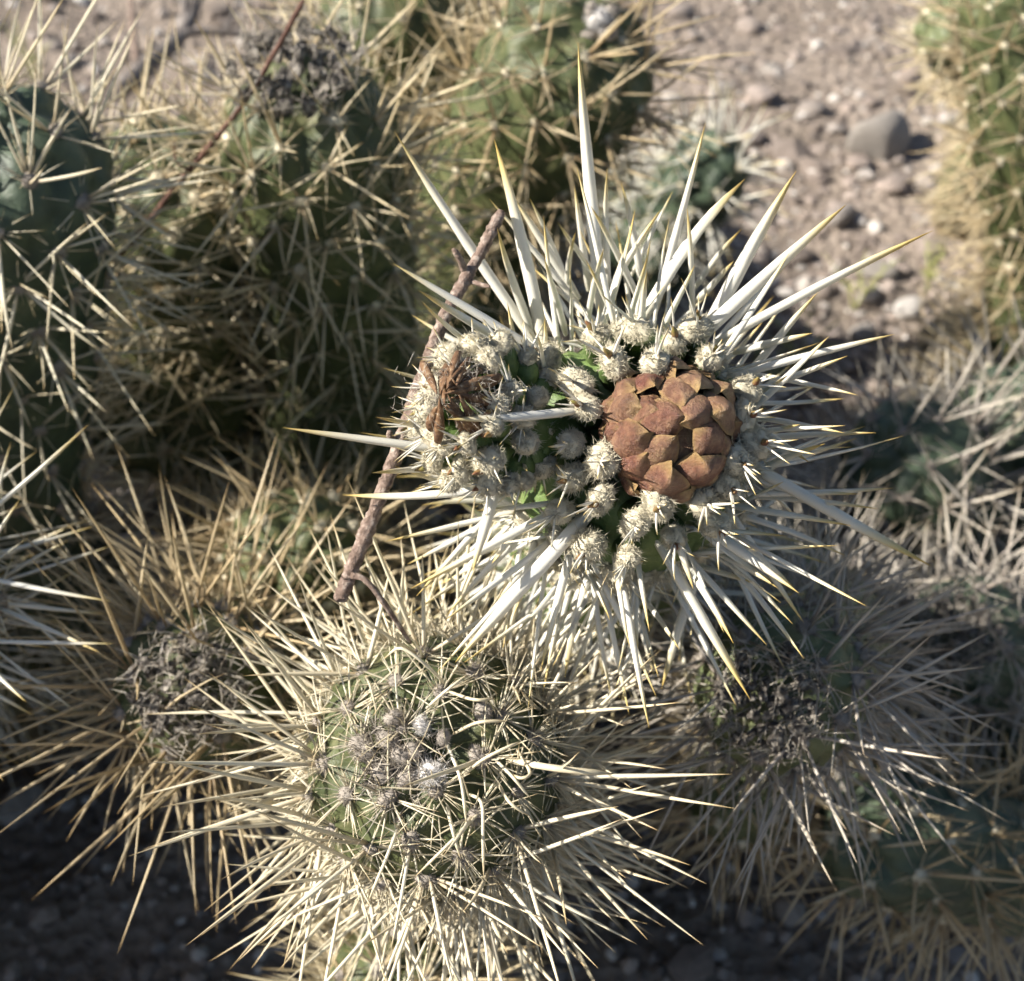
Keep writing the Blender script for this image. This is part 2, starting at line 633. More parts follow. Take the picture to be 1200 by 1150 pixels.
M['pale_stone'] = simple_mat('pale_stone', [(.3, (.20, .175, .155)), (.6, (.33, .30, .27))], 60, .9, .6, .002)
V, F = stone_shape(77, 3)
stone_me[0] = make_mesh('stone', V, [F])
stone_me[0].materials.append(M['pale_stone'])
stone(1022, 182, .0185, 0, 'largest rounded stone on the sunlit gravel, casting a dark shadow', None, (1.2, .9, 1.15), .5)
for i, (px, py, s) in enumerate([(905, 80, .008), (955, 130, .009), (880, 165, .008), (1045, 235, .009), (985, 262, .010), (935, 300, .008), (1030, 330, .009), (960, 345, .007),
                                 (1062, 370, .008), (880, 30, .009), (1000, 60, .008), (1070, 95, .008), (850, 110, .007), (1085, 300, .008), (890, 250, .009), (1010, 405, .008),
                                 (760, 60, .007), (800, 20, .008), (240, 90, .008), (60, 60, .008), (260, 20, .009), (110, 20, .007), (950, 200, .008), (920, 390, .007)]):
    stone(px, py, s, i, 'small pinkish grey stone among the sunlit gravel', 'small stones on the sunlit gravel')


# ------------------------------------------------------------------ cactus stems
def stem_curve(pts, root=None, lean=(0, .05)):
    """pts: (px, py, depth, radius m) from the tip down; root added on the ground"""
    P = [at(*p[:3]) for p in pts]
    rad = [p[3] for p in pts]
    last = P[-1]
    if root is None:
        root = (last[0] * .92 + lean[0], last[1] + lean[1])
    P.append(np.array([.5 * last[0] + .5 * root[0], .35 * last[1] + .65 * root[1], last[2] * .45]))
    P.append(np.array([root[0], root[1], -.012]))
    rad += [rad[-1] * .92, rad[-1] * .85]
    n = 90
    C = catmull(P, n)
    rr = np.interp(np.linspace(0, len(P) - 1, n), np.arange(len(P)), rad)
    # resample by arc length
    s = np.concatenate([[0], np.cumsum(np.linalg.norm(np.diff(C, axis=0), axis=1))])
    S = np.linspace(0, s[-1], n)
    C = np.stack([np.interp(S, s, C[:, k]) for k in range(3)], 1)
    return C, np.interp(S, s, rr), S


def cactus(label, pts, sp=.010, mat='straw', flesh='flesh', Ls=.022, rs=.00042, n_long=4, n_short=7, n_glo=8, singles=80, wool='far', wool_n=40,
           wool_size=.0022, cap=None, root=None, lean=(0, .05), vis=.5, skip_tip=0.0, seed=1, glo_mat=None, res=64, far=False, fall=.0, short=.5, tip_crust=False, dens=1.0, thin=.06, deep_f=.5, bare=0.0, crust=.7):
    r = np.random.default_rng(seed)
    C, rad, S = stem_curve(pts, root, lean)
    T, X, Y = frames(C)
    cap = cap or rad[0] * 1.0
    if tip_crust:
        skip_tip = cap * .13
    base = C[-1].copy()
    t = thing('cholla_cactus', (base[0], base[1], 0.0), label, 'cactus', 'cholla cacti growing in a clump')
    org = np.array(t.location)

    def prof(s):
        q = np.interp(s, S, rad)
        u = np.clip(s / cap, 0, 1)
        return q * np.sqrt(np.maximum(1 - (1 - u) ** 2, 1e-4))

    def at_s(s):
        return [np.array([np.interp(s, S, A[:, k]) for k in range(3)]) for A in (C, T, X, Y)]

    # areoles in a spiral
    A = []
    s, th = max(.012 * cap, skip_tip), r.random() * 6
    while s < S[-1] - .02:
        A.append((s, th))
        q = max(prof(s), .1 * rad[0])
        g_ = (prof(s * 1.01 + 1e-5) - prof(s * .99)) / (s * .02 + 1e-5)
        s += sp * sp / (2 * math.pi * q * math.sqrt(1 + g_ * g_))
        th += 2.39996
    A = np.array(A)
    # body with tubercles
    nr = 130
    sv = np.concatenate([cap * (np.linspace(0.01, 1, 36)[:-1] ** 2), np.linspace(cap, S[-1], nr - 35)])
    th_v = 2 * math.pi * np.arange(res) / res
    Cv = np.stack([np.interp(sv, S, C[:, k]) for k in range(3)], 1)
    Xv = np.stack([np.interp(sv, S, X[:, k]) for k in range(3)], 1)
    Yv = np.stack([np.interp(sv, S, Y[:, k]) for k in range(3)], 1)
    Tv = np.stack([np.interp(sv, S, T[:, k]) for k in range(3)], 1)
    Rv = prof(sv)
    disp = np.zeros((nr, res))
    tl, tw = sp * .95, sp * .42
    drds = np.gradient(Rv, sv)
    arc = np.concatenate([[0], np.cumsum(np.hypot(np.diff(sv), np.diff(Rv)))])
    for (sa, ta) in A:
        la = np.interp(sa, sv, arc)
        i0, i1 = np.searchsorted(arc, [la - tl, la + tl * 1.6])
        if i1 <= i0:
            continue
        ds = (arc[i0:i1] - la - tl * .3)[:, None] / tl
        dth = ((th_v - ta + math.pi) % (2 * math.pi) - math.pi)[None, :] * Rv[i0:i1, None] / tw
        h = np.maximum(0, 1 - ds ** 2 - dth ** 2) ** .6
        disp[i0:i1] = np.maximum(disp[i0:i1], h)
    bh = sp * .28
    Rr = Rv[:, None] * .94 + disp * bh * np.clip(Rv / rad[0], .2, 1)[:, None]
    V = Cv[:, None] + Rr[..., None] * (Xv[:, None] * np.cos(th_v)[None, :, None] + Yv[:, None] * np.sin(th_v)[None, :, None])
    V = V - Tv[:, None] * (disp * bh * .5 * np.clip(drds, 0, 2)[:, None])[..., None]
    V = np.concatenate([V.reshape(-1, 3), Cv[:1]]) - org
    ii = np.arange((nr - 1) * res)
    kk = ii % res
    F4 = np.stack([ii, ii - kk + (kk + 1) % res, ii - kk + (kk + 1) % res + res, ii + res], 1)
    F3 = np.stack([np.full(res, nr * res), (np.arange(res) + 1) % res, np.arange(res)], 1)
    age = np.repeat(np.clip((sv - S[-1] * .55) / (S[-1] * .4), 0, .9), res)
    body = link('stem', make_mesh('stem', V, [F4, F3], {'age': np.append(age, 0)}), M[flesh], t)

    # spines
    Bs, Ds, Ls_, Rs, Bd, kind = [], [], [], [], [], []
    wools = []
    for (sa, ta) in A:
        c, tt, x, y = at_s(sa)
        radial = unit(x * math.cos(ta) + y * math.sin(ta))
        q = prof(sa)
        g_ = (prof(sa + 1e-4) - prof(max(sa - 1e-4, 1e-5))) / 2e-4
        nrm = unit(radial - tt * min(g_, 3.0))
        p = c + radial * (q * .94 + bh * .75) - tt * bh * .4 * min(max(g_, 0), 2)
        tocam = unit(CAM - p)
        if nrm @ tocam < -vis:
            continue
        if p[2] < .015:
            continue
        px, py, dep = project(p)
        out = unit(nrm - tt * .35)
        wools.append((p, out, abs(px - 600) < 640 and abs(py - 575) < 620, nrm @ tocam, dep))
        e1, e2, _ = basis(out)
        young = math.exp(-sa / .05)
        deep = dens if sa < thin else deep_f
        for grp, cnt in ((0, n_long), (1, n_short), (2, n_glo)):
            m_ = int(round(cnt * deep * r.uniform(.7, 1.3)))
            if grp == 0 and sa < bare:
                m_ = 1 if r.random() < .25 else 0
            if grp == 2 and sa > .12:
                m_ //= 2
            for _ in range(m_):
                az = r.random() * 6.283
                if grp == 0:
                    an = R(r.uniform(8, 62)); L = Ls * r.uniform(.65, 1.25); rd = rs * r.uniform(.75, 1.2)
                elif grp == 1:
                    an = R(r.uniform(45, 88)); L = Ls * r.uniform(.25, .75) * short * 2 * .62; rd = rs * r.uniform(.4, .7)
                else:
                    an = R(r.uniform(5, 65)); L = r.uniform(.0035, .0075); rd = rs * .28
                d = out * math.cos(an) + (e1 * math.cos(az) + e2 * math.sin(az)) * math.sin(an)
                d = unit(d + np.array([0, 0, -fall]))
                Bs.append(p + (e1 * math.cos(az) + e2 * math.sin(az)) * wool_size * .3 - out * .0006)
                Ds.append(d); Ls_.append(L); Rs.append(rd); kind.append(grp)
                Bd.append(r.normal(size=3) * (.05 if grp < 2 else .12))
    Bs, Ds, Ls_, Rs, Bd, kind = map(np.array, (Bs, Ds, Ls_, Rs, Bd, kind))
    tips = Bs + Ds * Ls_[:, None]
    q = tips - CAM
    dep = q @ FWD
    px, py = 600 + FPX * (q @ RIGHT) / dep, 575 - FPX * (q @ UP) / dep
    qb = Bs - CAM
    db = qb @ FWD
    bx, by = 600 + FPX * (qb @ RIGHT) / db, 575 - FPX * (qb @ UP) / db
    size = np.hypot(px - bx, py - by) * (kind < 2) * Rs
    size *= (np.abs((px + bx) / 2 - 600) < 610) & (np.abs((py + by) / 2 - 575) < 585)
    # facing: prefer the ones on the camera side
    size *= .3 + np.clip((unit(-qb) * Ds).sum(1) + .6, 0, 1)
    order = np.argsort(-size)
    one = order[:singles]
    one = one[size[one] > 0]
    rest = np.setdiff1d(np.arange(len(Bs)), one)
    for i in one:
        add_spine(t, Bs[i], tips[i] + Bd[i] * 0, Rs[i] * 1.05, mat)
    sel = rest[kind[rest] < 2]
    V, F, ta, ra = spine_batch(Bs[sel] - org, Ds[sel], Ls_[sel], Rs[sel], Bd[sel], 3 if far else 4, 3)
    link('small_spines', make_mesh('small_spines', V, [F], {'t': ta, 'rnd': ra}), M[mat], t, kind='stuff')
    sel = rest[kind[rest] == 2]
    if len(sel):
        V, F, ta, ra = spine_batch(Bs[sel] - org, Ds[sel], Ls_[sel], Rs[sel], Bd[sel], 3, 3)
        link('bristles', make_mesh('bristles', V, [F], {'t': ta, 'rnd': ra}), M[glo_mat or mat], t, kind='stuff')
    cand = sorted([w for w in wools if w[2] and w[3] > -.1], key=lambda w: w[4])[:wool_n]
    for (p, out, _, _, _) in cand:
        add_wool(t, p, out, wool_size * random.uniform(.8, 1.2), wool)
    if tip_crust:
        dry_tip(t, C[0] - T[0] * .0025, -T[0], rad[0] * crust, seed)
    return t, C, rad


def dry_tip(t, pos, axis, size, seed):
    """old fruit scar: a crust of shrivelled flakes and matted dry bristles"""
    r = np.random.default_rng(seed + 900)
    x, y, z = basis(axis)
    org = np.array(t.location)
    nk = 56
    for k in range(nk):
        a = k * 2.39996 + r.uniform(-.3, .3)
        q = size * math.sqrt((k + .5) / nk)
        p = pos + (x * math.cos(a) + y * math.sin(a)) * q + z * (size * r.uniform(.1, .45) * (1 - .8 * (q / size) ** 2))
        V, F = stone_shape(int(seed * 40 + k), 2)
        V = V * (1 + r.uniform(-.35, .35, len(V)))[:, None] * size * r.uniform(.07, .19) * np.array([1, r.uniform(.3, .8), r.uniform(.5, 1.5)])
        fx, fy, fz = basis(unit(axis + r.normal(size=3) * .7), r.random() * 6)
        V = V[:, :1] * fx + V[:, 1:2] * fy + V[:, 2:] * fz
        link('dry_flake', make_mesh('dry_flake', V, [F], smooth=False), M['dry_tip'], t, loc=p - org)
    n_ = 420
    a = r.random(n_) * 6.283
    q = size * 1.15 * np.sqrt(r.random(n_))
    B = pos + (np.cos(a) * q)[:, None] * x + (np.sin(a) * q)[:, None] * y + z * (size * .1)
    D = unit(z * .8 + r.normal(size=(n_, 3)) * .7)
    V, F, ta, ra = spine_batch(B - org, D, r.uniform(.002, .007, n_), np.full(n_, .00013), r.normal(size=(n_, 3)) * .4, 4, 3)
    link('matted_bristles', make_mesh('matted_bristles', V, [F], {'t': ta, 'rnd': ra}), M['grey'], t, kind='stuff')


# --- A: the head with the flower bud --------------------------------------------------
A_pts = [(738, 520, .213, .0185), (733, 540, .235, .0185), (722, 580, .275, .019), (705, 640, .34, .02)]
A, Ca, ra = cactus('cholla stem crowned by a brown scaly flower bud with long ivory spines', A_pts, sp=.0088, mat='ivory', flesh='flesh_fresh', Ls=.023, rs=.00052,
                   n_long=2, n_short=4, n_glo=6, thin=.035, singles=130, wool='cream', wool_n=60, wool_size=.0026, cap=.012, root=(.06, .5), skip_tip=.0055, seed=3, vis=.6)
A_org = np.array(A.location)
AX = unit(Ca[0] - Ca[6])                        # stem axis at the tip
HC = at(738, 520, .213)


def head_depth(px, py):
    r2 = ((px - 738) / 175.0) ** 2 + ((py - 520) / 165.0) ** 2
    return .205 + .027 * min(r2, 1.5) ** 1.1


# traced spines: base pixel, tip pixel, width in pixels
TR = [(704, 345, 675, 51, 13), (623, 394, 459, 155, 13), (633, 387, 584, 163, 13), (611, 400, 461, 307, 9), (592, 402, 493, 341, 9), (570, 415, 487, 356, 7),
      (713, 336, 707, 197, 7), (750, 325, 733, 213, 9), (688, 325, 674, 220, 8), (664, 330, 624, 231, 6), (668, 335, 601, 231, 9), (668, 345, 575, 233, 7),
      (625, 390, 577, 268, 9), (700, 325, 651, 262, 6), (714, 340, 770, 250, 8), (745, 345, 696, 239, 7), (666, 335, 668, 272, 6), (773, 345, 826, 144, 9),
      (764, 358, 860, 202, 15), (832, 382, 930, 199, 14), (816, 400, 989, 238, 16), (850, 396, 1091, 265, 11), (885, 430, 955, 343, 8), (873, 410, 951, 387, 8),
      (870, 438, 1048, 390, 9), (890, 457, 990, 418, 8), (888, 440, 1008, 461, 7), (820, 330, 867, 265, 6), (811, 358, 808, 245, 6), (752, 408, 754, 315, 9),
      (745, 312, 788, 225, 5), (823, 346, 863, 307, 7), (880, 545, 1089, 665, 13), (818, 612, 935, 694, 11), (853, 597, 944, 728, 9), (817, 615, 901, 688, 8),
      (772, 635, 875, 822, 13), (786, 612, 812, 690, 10), (812, 688, 772, 805, 10), (795, 640, 897, 758, 9), (855, 592, 996, 618, 9), (890, 552, 966, 517, 8),
      (795, 618, 917, 628, 7), (876, 580, 1007, 576, 7), (880, 509, 941, 498, 7), (860, 640, 959, 681, 5), (840, 635, 928, 732, 6), (690, 650, 772, 815, 7),
      (545, 530, 331, 503, 9), (530, 500, 442, 496, 7), (530, 546, 432, 555, 8), (575, 572, 402, 589, 9), (590, 603, 452, 633, 8), (575, 610, 478, 663, 6),
      (645, 602, 482, 689, 11), (618, 620, 520, 720, 8), (684, 608, 532, 776, 16), (579, 582, 553, 671, 11), (612, 602, 581, 663, 9), (625, 655, 576, 711, 7),
      (624, 645, 588, 765, 8), (692, 672, 654, 793, 8), (674, 628, 633, 788, 9), (650, 484, 525, 496, 9), (702, 670, 740, 838, 7), (695, 670, 712, 820, 7),
      (640, 640, 600, 720, 6), (720, 640, 735, 760, 6), (745, 640, 760, 740, 6), (800, 630, 850, 745, 6), (660, 380, 640, 300, 7), (690, 370, 705, 290, 7),
      (735, 380, 760, 300, 6), (780, 380, 815, 310, 7), (640, 590, 560, 600, 6), (870, 470, 930, 440, 6), (885, 560, 950, 590, 6)]
for k, (bx, by, tx, ty, w) in enumerate(TR):
    r = np.random.default_rng(1000 + k)
    d0 = head_depth(bx, by)
    if bx < 640 and 395 < by < 590:
        d0 = .213
    P0 = at(bx, by, d0)
    proj = math.hypot(tx - bx, ty - by) * d0 / FPX
    L = max(proj * 1.04, r.uniform(.020, .030))
    dz = math.sqrt(max(L * L - proj * proj, 0))
    dz = min(dz, .016)
    d1 = d0 - dz if ty < 560 else d0 - dz * r.uniform(-.3, .9)
    if (bx, by) == (650, 484):
        P0, d1 = at(bx, by, .2), .193
    P1 = at(tx, ty, d1)
    P0 = P0 - unit(P1 - P0) * .003
    o = add_spine(A, P0, P1, w * .5 * d0 / FPX * 1.2, 'ivory')
    o.name = 'spine'

# ring of tubercles and woolly areoles round the bud
RING = [(719, 423), (769, 426), (790, 401), (834, 420), (877, 453), (874, 488), (886, 518), (864, 542), (853, 570), (825, 588), (771, 590), (745, 614), (703, 586),
        (706, 540), (671, 560), (669, 520), (686, 477), (675, 449), (640, 420), (655, 600), (690, 640), (735, 655), (790, 630), (840, 615), (700, 395), (745, 385), (815, 385)]
BUD_C = at(783, 509, .207)
nu = 12


def lump(name, P0, P1, r0, r1, mat, parent, org, seed=0, n=9, sides=12):
    """tubercle: swollen tapering lump from P0 (buried) to P1"""
    C = catmull([P0, .5 * (P0 + P1), P1], n)
    t = np.linspace(0, 1, n)
    rad = np.interp(t, [0, .35, .75, 1], [r0 * .8, r0, r1, r1 * .45])
    V, F = tube(C - P0, rad, sides, .05, seed)
    return link(name, make_mesh(name, V, F), M[mat], parent, loc=P0 - org)


def leaf(parent, org, P0, d, L, rad, mat='leaf', curl=.3, side=None):
    d = unit(d)
    s = unit(np.cross(d, np.array([.3, .5, .8]))) if side is None else side
    C = np.array([P0 + d * L * t + s * curl * L * t * t for t in np.linspace(0, 1, 7)])
    V, F = tube(C - P0, rad * np.interp(np.linspace(0, 1, 7), [0, .3, .7, 1], [.75, 1, .7, .06]), 8, .14, 5)
    return link('leaf', make_mesh('leaf', V, F), M[mat], parent, loc=P0 - org)


for k, (px, py) in enumerate(RING):
    q = math.hypot(px - 775, py - 510)
    d = .2005 + .006 * (q / 120) ** 2
    if k >= 18:
        d = .2075 + .004 * (q / 150) ** 2
    P1 = at(px, py, d)
    dirn = unit(at(px, py, d) - at(775, 512, .222))
    P0 = P1 - dirn * .004 + FWD * .014
    lump('tubercle', P0, P1, .0026, .0024, 'flesh_fresh', A, A_org, k)
    out = unit(P1 - P0 + dirn * .006)
    add_wool(A, P1 - out * .0004, out, .0027 * random.uniform(.9, 1.15), 'cream')
    # small leaf beside the wool, thin short spines
    r = np.random.default_rng(77 + k)
    if k % 2 == 0 or px > 830:
        leaf(A, A_org, P1 + dirn * .0012, out + dirn * .7, .0024, .00055)
    for _ in range(r.integers(3, 7)):
        dd = unit(dirn * 1.0 + out * .7 + r.normal(size=3) * .45)
        add_spine(A, P1 + dirn * .0008, P1 + dd * r.uniform(.004, .010), r.uniform(.00013, .00026), 'ivory')

# flower bud
bud_axis = unit(-FWD * 1.0 + RIGHT * .20 + UP * .16)
bx_, by_, bz_ = basis(bud_axis)
RB, HB = .0089, .0090
bud_org = BUD_C
th_v = np.linspace(0, math.pi, 14)
V = []
for th in th_v:
    for k in range(20):
        a = 2 * math.pi * k / 20
        V.append(bx_ * RB * .9 * math.sin(th) * math.cos(a) + by_ * RB * .9 * math.sin(th) * math.sin(a) + bz_ * HB * .88 * math.cos(th))
F = [[j * 20 + k, j * 20 + (k + 1) % 20, (j + 1) * 20 + (k + 1) % 20, (j + 1) * 20 + k] for j in range(13) for k in range(20)]
bud = link('flower_bud', make_mesh('flower_bud', V, [F], {'e': np.zeros(len(V))}), M['bud'], A, loc=bud_org - A_org)


def bud_scale(th, ph, w, l, seed):
    r = np.random.default_rng(seed)
    rad = bx_ * math.cos(ph) + by_ * math.sin(ph)
    nrm = unit(rad * math.sin(th) / RB + bz_ * math.cos(th) / HB)
    pos = rad * RB * math.sin(th) + bz_ * HB * math.cos(th)
    up = unit(bz_ - nrm * (bz_ @ nrm)) if th > .12 else unit(-rad)
    sd = np.cross(up, nrm)
    nu_, nv_ = 11, 10
    kf, lift, tilt, skew = r.uniform(.6, 1.5), r.uniform(-.0002, .0006), r.uniform(-1, 1), r.uniform(-.25, .25)
    V, E = [], []
    for j in range(nv_):
        v = -.55 + 1.1 * j / (nv_ - 1)
        wid = np.interp(v, [-.55, -.2, .1, .35, .55], [.75, 1, .88, .5, .02]) * w * .5
        for i in range(nu_):
            u = -1 + 2 * i / (nu_ - 1)
            x = u * wid + skew * w * v * abs(v) * 1.2
            y = v * l
            keel = (1 - abs(u) ** 1.3) * w * .24 * np.interp(v, [-.55, 0, .3, .55], [.4, .8, 1.0, .35])
            z = keel * kf + lift + tilt * u * w * .12 - (x * x + y * y) / (2 * RB) * .95
            z += .0007 * np.interp(v, [-.55, .3, .55], [-.2, .35, .9]) + r.uniform(-1, 1) * .00011
            V.append(sd * x + up * y + nrm * z)
            e = max(abs(u) ** 9 * .6, np.interp(v, [.30, .55], [0, 1]) * .7) + r.uniform(-.1, .1)
            e = max(e, 0)
            E.append(min(1, e))
    F = [[j * nu_ + i, j * nu_ + i + 1, (j + 1) * nu_ + i + 1, (j + 1) * nu_ + i] for j in range(nv_ - 1) for i in range(nu_ - 1)]
    me = make_mesh('bud_scale', np.array(V), [F], {'e': E})
    link('bud_scale', me, M['bud'], bud, loc=pos)


for k in range(40):
    th = math.pi * .60 * math.sqrt((k + .35) / 40)
    rk = np.random.default_rng(600 + k)
    bud_scale(th * rk.uniform(.95, 1.05), k * 2.39996 + .6 + rk.uniform(-.16, .16), np.interp(k, [0, 6, 33], [.0056, .0078, .0066]) * rk.uniform(.8, 1.25),
              np.interp(k, [0, 6, 33], [.0052, .0066, .0062]) * rk.uniform(.85, 1.2), 50 + k)

# the young side shoot left of the bud
SH_T = at(545, 475, .2005)
SH_B = at(665, 515, .216)
Cs = catmull([SH_T, at(575, 490, .2055), at(620, 505, .2115), SH_B], 24)
V, F = tube(Cs - SH_T, np.interp(np.linspace(0, 1, 24), [0, .12, .3, .7, 1], [.001, .0028, .0040, .0045, .0045]), 20, .03, 9)
shoot = link('side_shoot', make_mesh('side_shoot', V, F), M['flesh_fresh'], A, loc=SH_T - A_org)
shoot['label'] = 'young green side shoot with brown hairy leaves at its tip'
S_ORG = SH_T
ST = [(600, 458), (584, 476), (578, 498), (616, 518), (574, 540), (542, 550), (596, 566), (572, 566), (530, 562), (506, 510), (492, 500), (510, 454), (528, 420), (556, 406),
      (588, 404), (574, 424), (618, 420), (632, 544), (520, 522), (548, 520), (540, 440), (612, 560), (500, 476), (508, 540), (628, 468), (640, 505), (648, 538), (640, 446), (612, 490)]
for k, (px, py) in enumerate(ST):
    q = math.hypot((px - 560) / 70.0, (py - 485) / 90.0)
    d = .1965 + .010 * q * q
    P1 = at(px, py, d)
    if px > 624:
        d -= .006
    P0 = at(px * .55 + 612 * .45, py * .6 + 497 * .4, .2095)
    lump('tubercle', P0, P1, .0020, .0018, 'flesh_fresh', shoot, S_ORG, 60 + k)
    out = unit(P1 - P0)
    add_wool(shoot, P1 + out * .0002 - FWD * .0006, out - FWD * .5, .0022 * random.uniform(.9, 1.2), 'cream', origin=S_ORG)
    r = np.random.default_rng(177 + k)
    if k % 3:
        leaf(shoot, S_ORG, P1 + r.normal(size=3) * .0004 - UP * .0006, out + RIGHT * -.5 + r.normal(size=3) * .2, .0031, .00062, 'leaf', .25, UP * -.5)
    for _ in range(r.integers(5, 9)):
        dd = unit(out * .8 - RIGHT * .5 + r.normal(size=3) * .5)
        B = P1 + dd * .0004
        L = r.uniform(.003, .0065)
        x, y, z = basis(dd, r.random() * 6)
        link('spine', spine_mesh('ivory', int(r.integers(10))), None, shoot, mtx=matrix(B - S_ORG, x, y, z, .00017, .00017, L))
for k in range(22):
    r = np.random.default_rng(277 + k)
    a = R(r.uniform(-25, 125)) if k < 15 else R(r.uniform(-130, -30))
    P0 = at(532 + r.uniform(42, 74) * math.cos(a), 468 - r.uniform(34, 56) * math.sin(a), .1985)
    P1 = at(518 + r.uniform(-8, 10), 466 + r.uniform(-16, 14), .1935)
    dd = P1 - P0
    leaf(shoot, S_ORG, P0, dd - FWD * .001, np.linalg.norm(dd) * r.uniform(.75, 1.0), r.uniform(.0006, .0009), 'brown_leaf', r.uniform(.1, .35), unit(-FWD + r.normal(size=3) * .4))
nh = 500
r = np.random.default_rng(9)
Bh = at(532, 462, .1955) + RIGHT * r.normal(size=(nh, 1)) * .0030 + UP * r.normal(size=(nh, 1)) * .0022
V, F, ta, ra_ = spine_batch(Bh - S_ORG, unit(-FWD * .6 + r.normal(size=(nh, 3)) * .6), r.uniform(.0008, .0022, nh), np.full(nh, .000045), r.normal(size=(nh, 3)) * .4, 3, 3)
link('leaf_hairs', make_mesh('leaf_hairs', V, [F], {'t': ta, 'rnd': ra_}), M['grey'], shoot, kind='stuff')

# --- the other stems -------------------------------------------------------------------
B, Cb, rb = cactus('straw-spined cholla head with a woolly grey crown below the budding one', [(508, 888, .222, .0205), (512, 900, .245, .0215), (530, 930, .29, .021), (560, 940, .36, .021)],
                   sp=.0076, mat='cream', Ls=.026, rs=.00034, n_long=4, n_short=14, n_glo=26, bare=.006, deep_f=.3, singles=290, wool='grey', wool_n=34, wool_size=.0017, cap=.016,
                   root=(-.02, .42), seed=21, vis=.5, skip_tip=.0003, thin=.03)
B_org = np.array(B.location)
# woolly crown
for k, (px, py, s, kd) in enumerate([(505, 908, .0022, 'white'), (494, 850, .0017, 'white'), (455, 868, .0019, 'grey'), (470, 885, .0022, 'grey'), (448, 905, .0021, 'grey'), (478, 912, .002, 'grey'),
                                     (472, 955, .0023, 'grey'), (462, 842, .0019, 'grey'), (485, 880, .0018, 'grey'), (566, 834, .0021, 'grey'), (560, 887, .0021, 'grey'), (544, 965, .0021, 'grey'),
                                     (430, 880, .0021, 'grey'), (440, 925, .0017, 'grey'), (520, 865, .0017, 'grey'), (455, 925, .0017, 'grey')]):
    add_wool(B, at(px, py, .2195 + .008 * (((px - 505) ** 2 + (py - 890) ** 2) / 120 ** 2)), -FWD + UP * .2, s, kd, 'wool_tuft')
dry_tip(B, at(468, 888, .2235), -FWD + UP * .3, .0062, 77)
CURL = [[(527, 811), (555, 820), (580, 819)], [(532, 860), (560, 847), (597, 845)], [(542, 910), (565, 891), (592, 877), (611, 869)], [(595, 891), (640, 899), (680, 904), (718, 907)],
        [(524, 872), (540, 915), (547, 969)], [(546, 930), (564, 941), (566, 985), (567, 1030)], [(522, 935), (530, 972), (540, 1007)], [(580, 890), (600, 910), (622, 936)],
        [(582, 915), (597, 940), (621, 957)], [(606, 879), (621, 905), (611, 912), (600, 907)], [(572, 942), (530, 985), (487, 1027)], [(470, 960), (455, 1000), (430, 1060)],
        [(520, 800), (500, 780), (470, 760), (450, 772)], [(500, 830), (520, 812), (548, 790)]]
for k, pl in enumerate(CURL):
    n_ = len(pl)
    C = catmull([at(px, py, .2215 - .007 * min(1, i / 1.2) + .002 * (i == n_ - 1)) for i, (px, py) in enumerate(pl)], 16)
    w = .00058 if k == 3 else .00028
    V, F = tube(C - C[0], w * np.interp(np.linspace(0, 1, 16), [0, .2, .8, 1], [.8, 1, .9, .15]), 6, .06, k)
    link('curled_spine', make_mesh('curled_spine', V, F, {'t': np.append(np.repeat(np.linspace(.25, .95, 16), 6), [.25, .95]), 'rnd': np.full(len(V), .8)}), M['cream'], B, loc=C[0] - B_org)

cactus('short straw-spined cholla rising under the woolly grey crowned head', [(462, 1150, .30, .014), (470, 1165, .33, .015), (500, 1170, .38, .016)], sp=.009, mat='straw', Ls=.02, rs=.00036,
       n_long=5, n_short=9, n_glo=12, singles=60, wool='grey', wool_n=15, seed=31, cap=.014, root=(-.055, .36))
cactus('cholla head of tan needles with a dark tip, left of the woolly crowned head', [(222, 808, .275, .0145), (238, 802, .30, .016), (275, 780, .35, .018), (310, 740, .42, .018)],
       sp=.0088, mat='tan', Ls=.032, rs=.00036, n_long=3, n_short=5, n_glo=8, thin=.03, singles=190, wool='grey', wool_n=30, seed=41, cap=.014, root=(-.12, .47), tip_crust=True)
cactus('tan cholla head bristling behind the dark-tipped needle head', [(345, 650, .34, .017), (352, 665, .37, .018), (370, 690, .42, .018)], sp=.009, mat='tan', Ls=.023, rs=.0004,
       n_long=3, n_short=5, n_glo=6, thin=.03, singles=110, wool='far', wool_n=25, seed=43, cap=.014, root=(-.085, .50))
cactus('upright green cholla stem with white star-like spine clusters beside the tall dry-tipped stem', [(12, 140, .30, .019), (8, 220, .315, .022), (0, 400, .35, .023), (-10, 600, .39, .023)], sp=.0125, mat='cream', flesh='flesh_blue', Ls=.026, rs=.00034,
       n_long=5, n_short=9, n_glo=6, singles=150, wool='grey', wool_n=35, seed=51, cap=.016, root=(-.17, .38), glo_mat='straw')
cactus('low cholla head with long white spines beneath the upright green stem', [(-112, 690, .255, .016), (-125, 700, .28, .018), (-135, 720, .34, .018)], sp=.0105, mat='ivory', Ls=.026, rs=.00042,
       n_long=2, n_short=3, n_glo=3, thin=.03, singles=50, wool='grey', wool_n=20, seed=53, cap=.014, root=(-.2, .36))
cactus('cholla stem with a sunlit woolly rim between two taller stems', [(195, 175, .37, .024), (205, 240, .385, .025), (222, 360, .42, .024), (240, 500, .47, .023)], sp=.011, mat='straw', Ls=.023, rs=.00034,
       n_long=5, n_short=10, n_glo=10, singles=120, wool='far', wool_n=40, seed=61, cap=.014, root=(-.14, .56), glo_mat='tan')
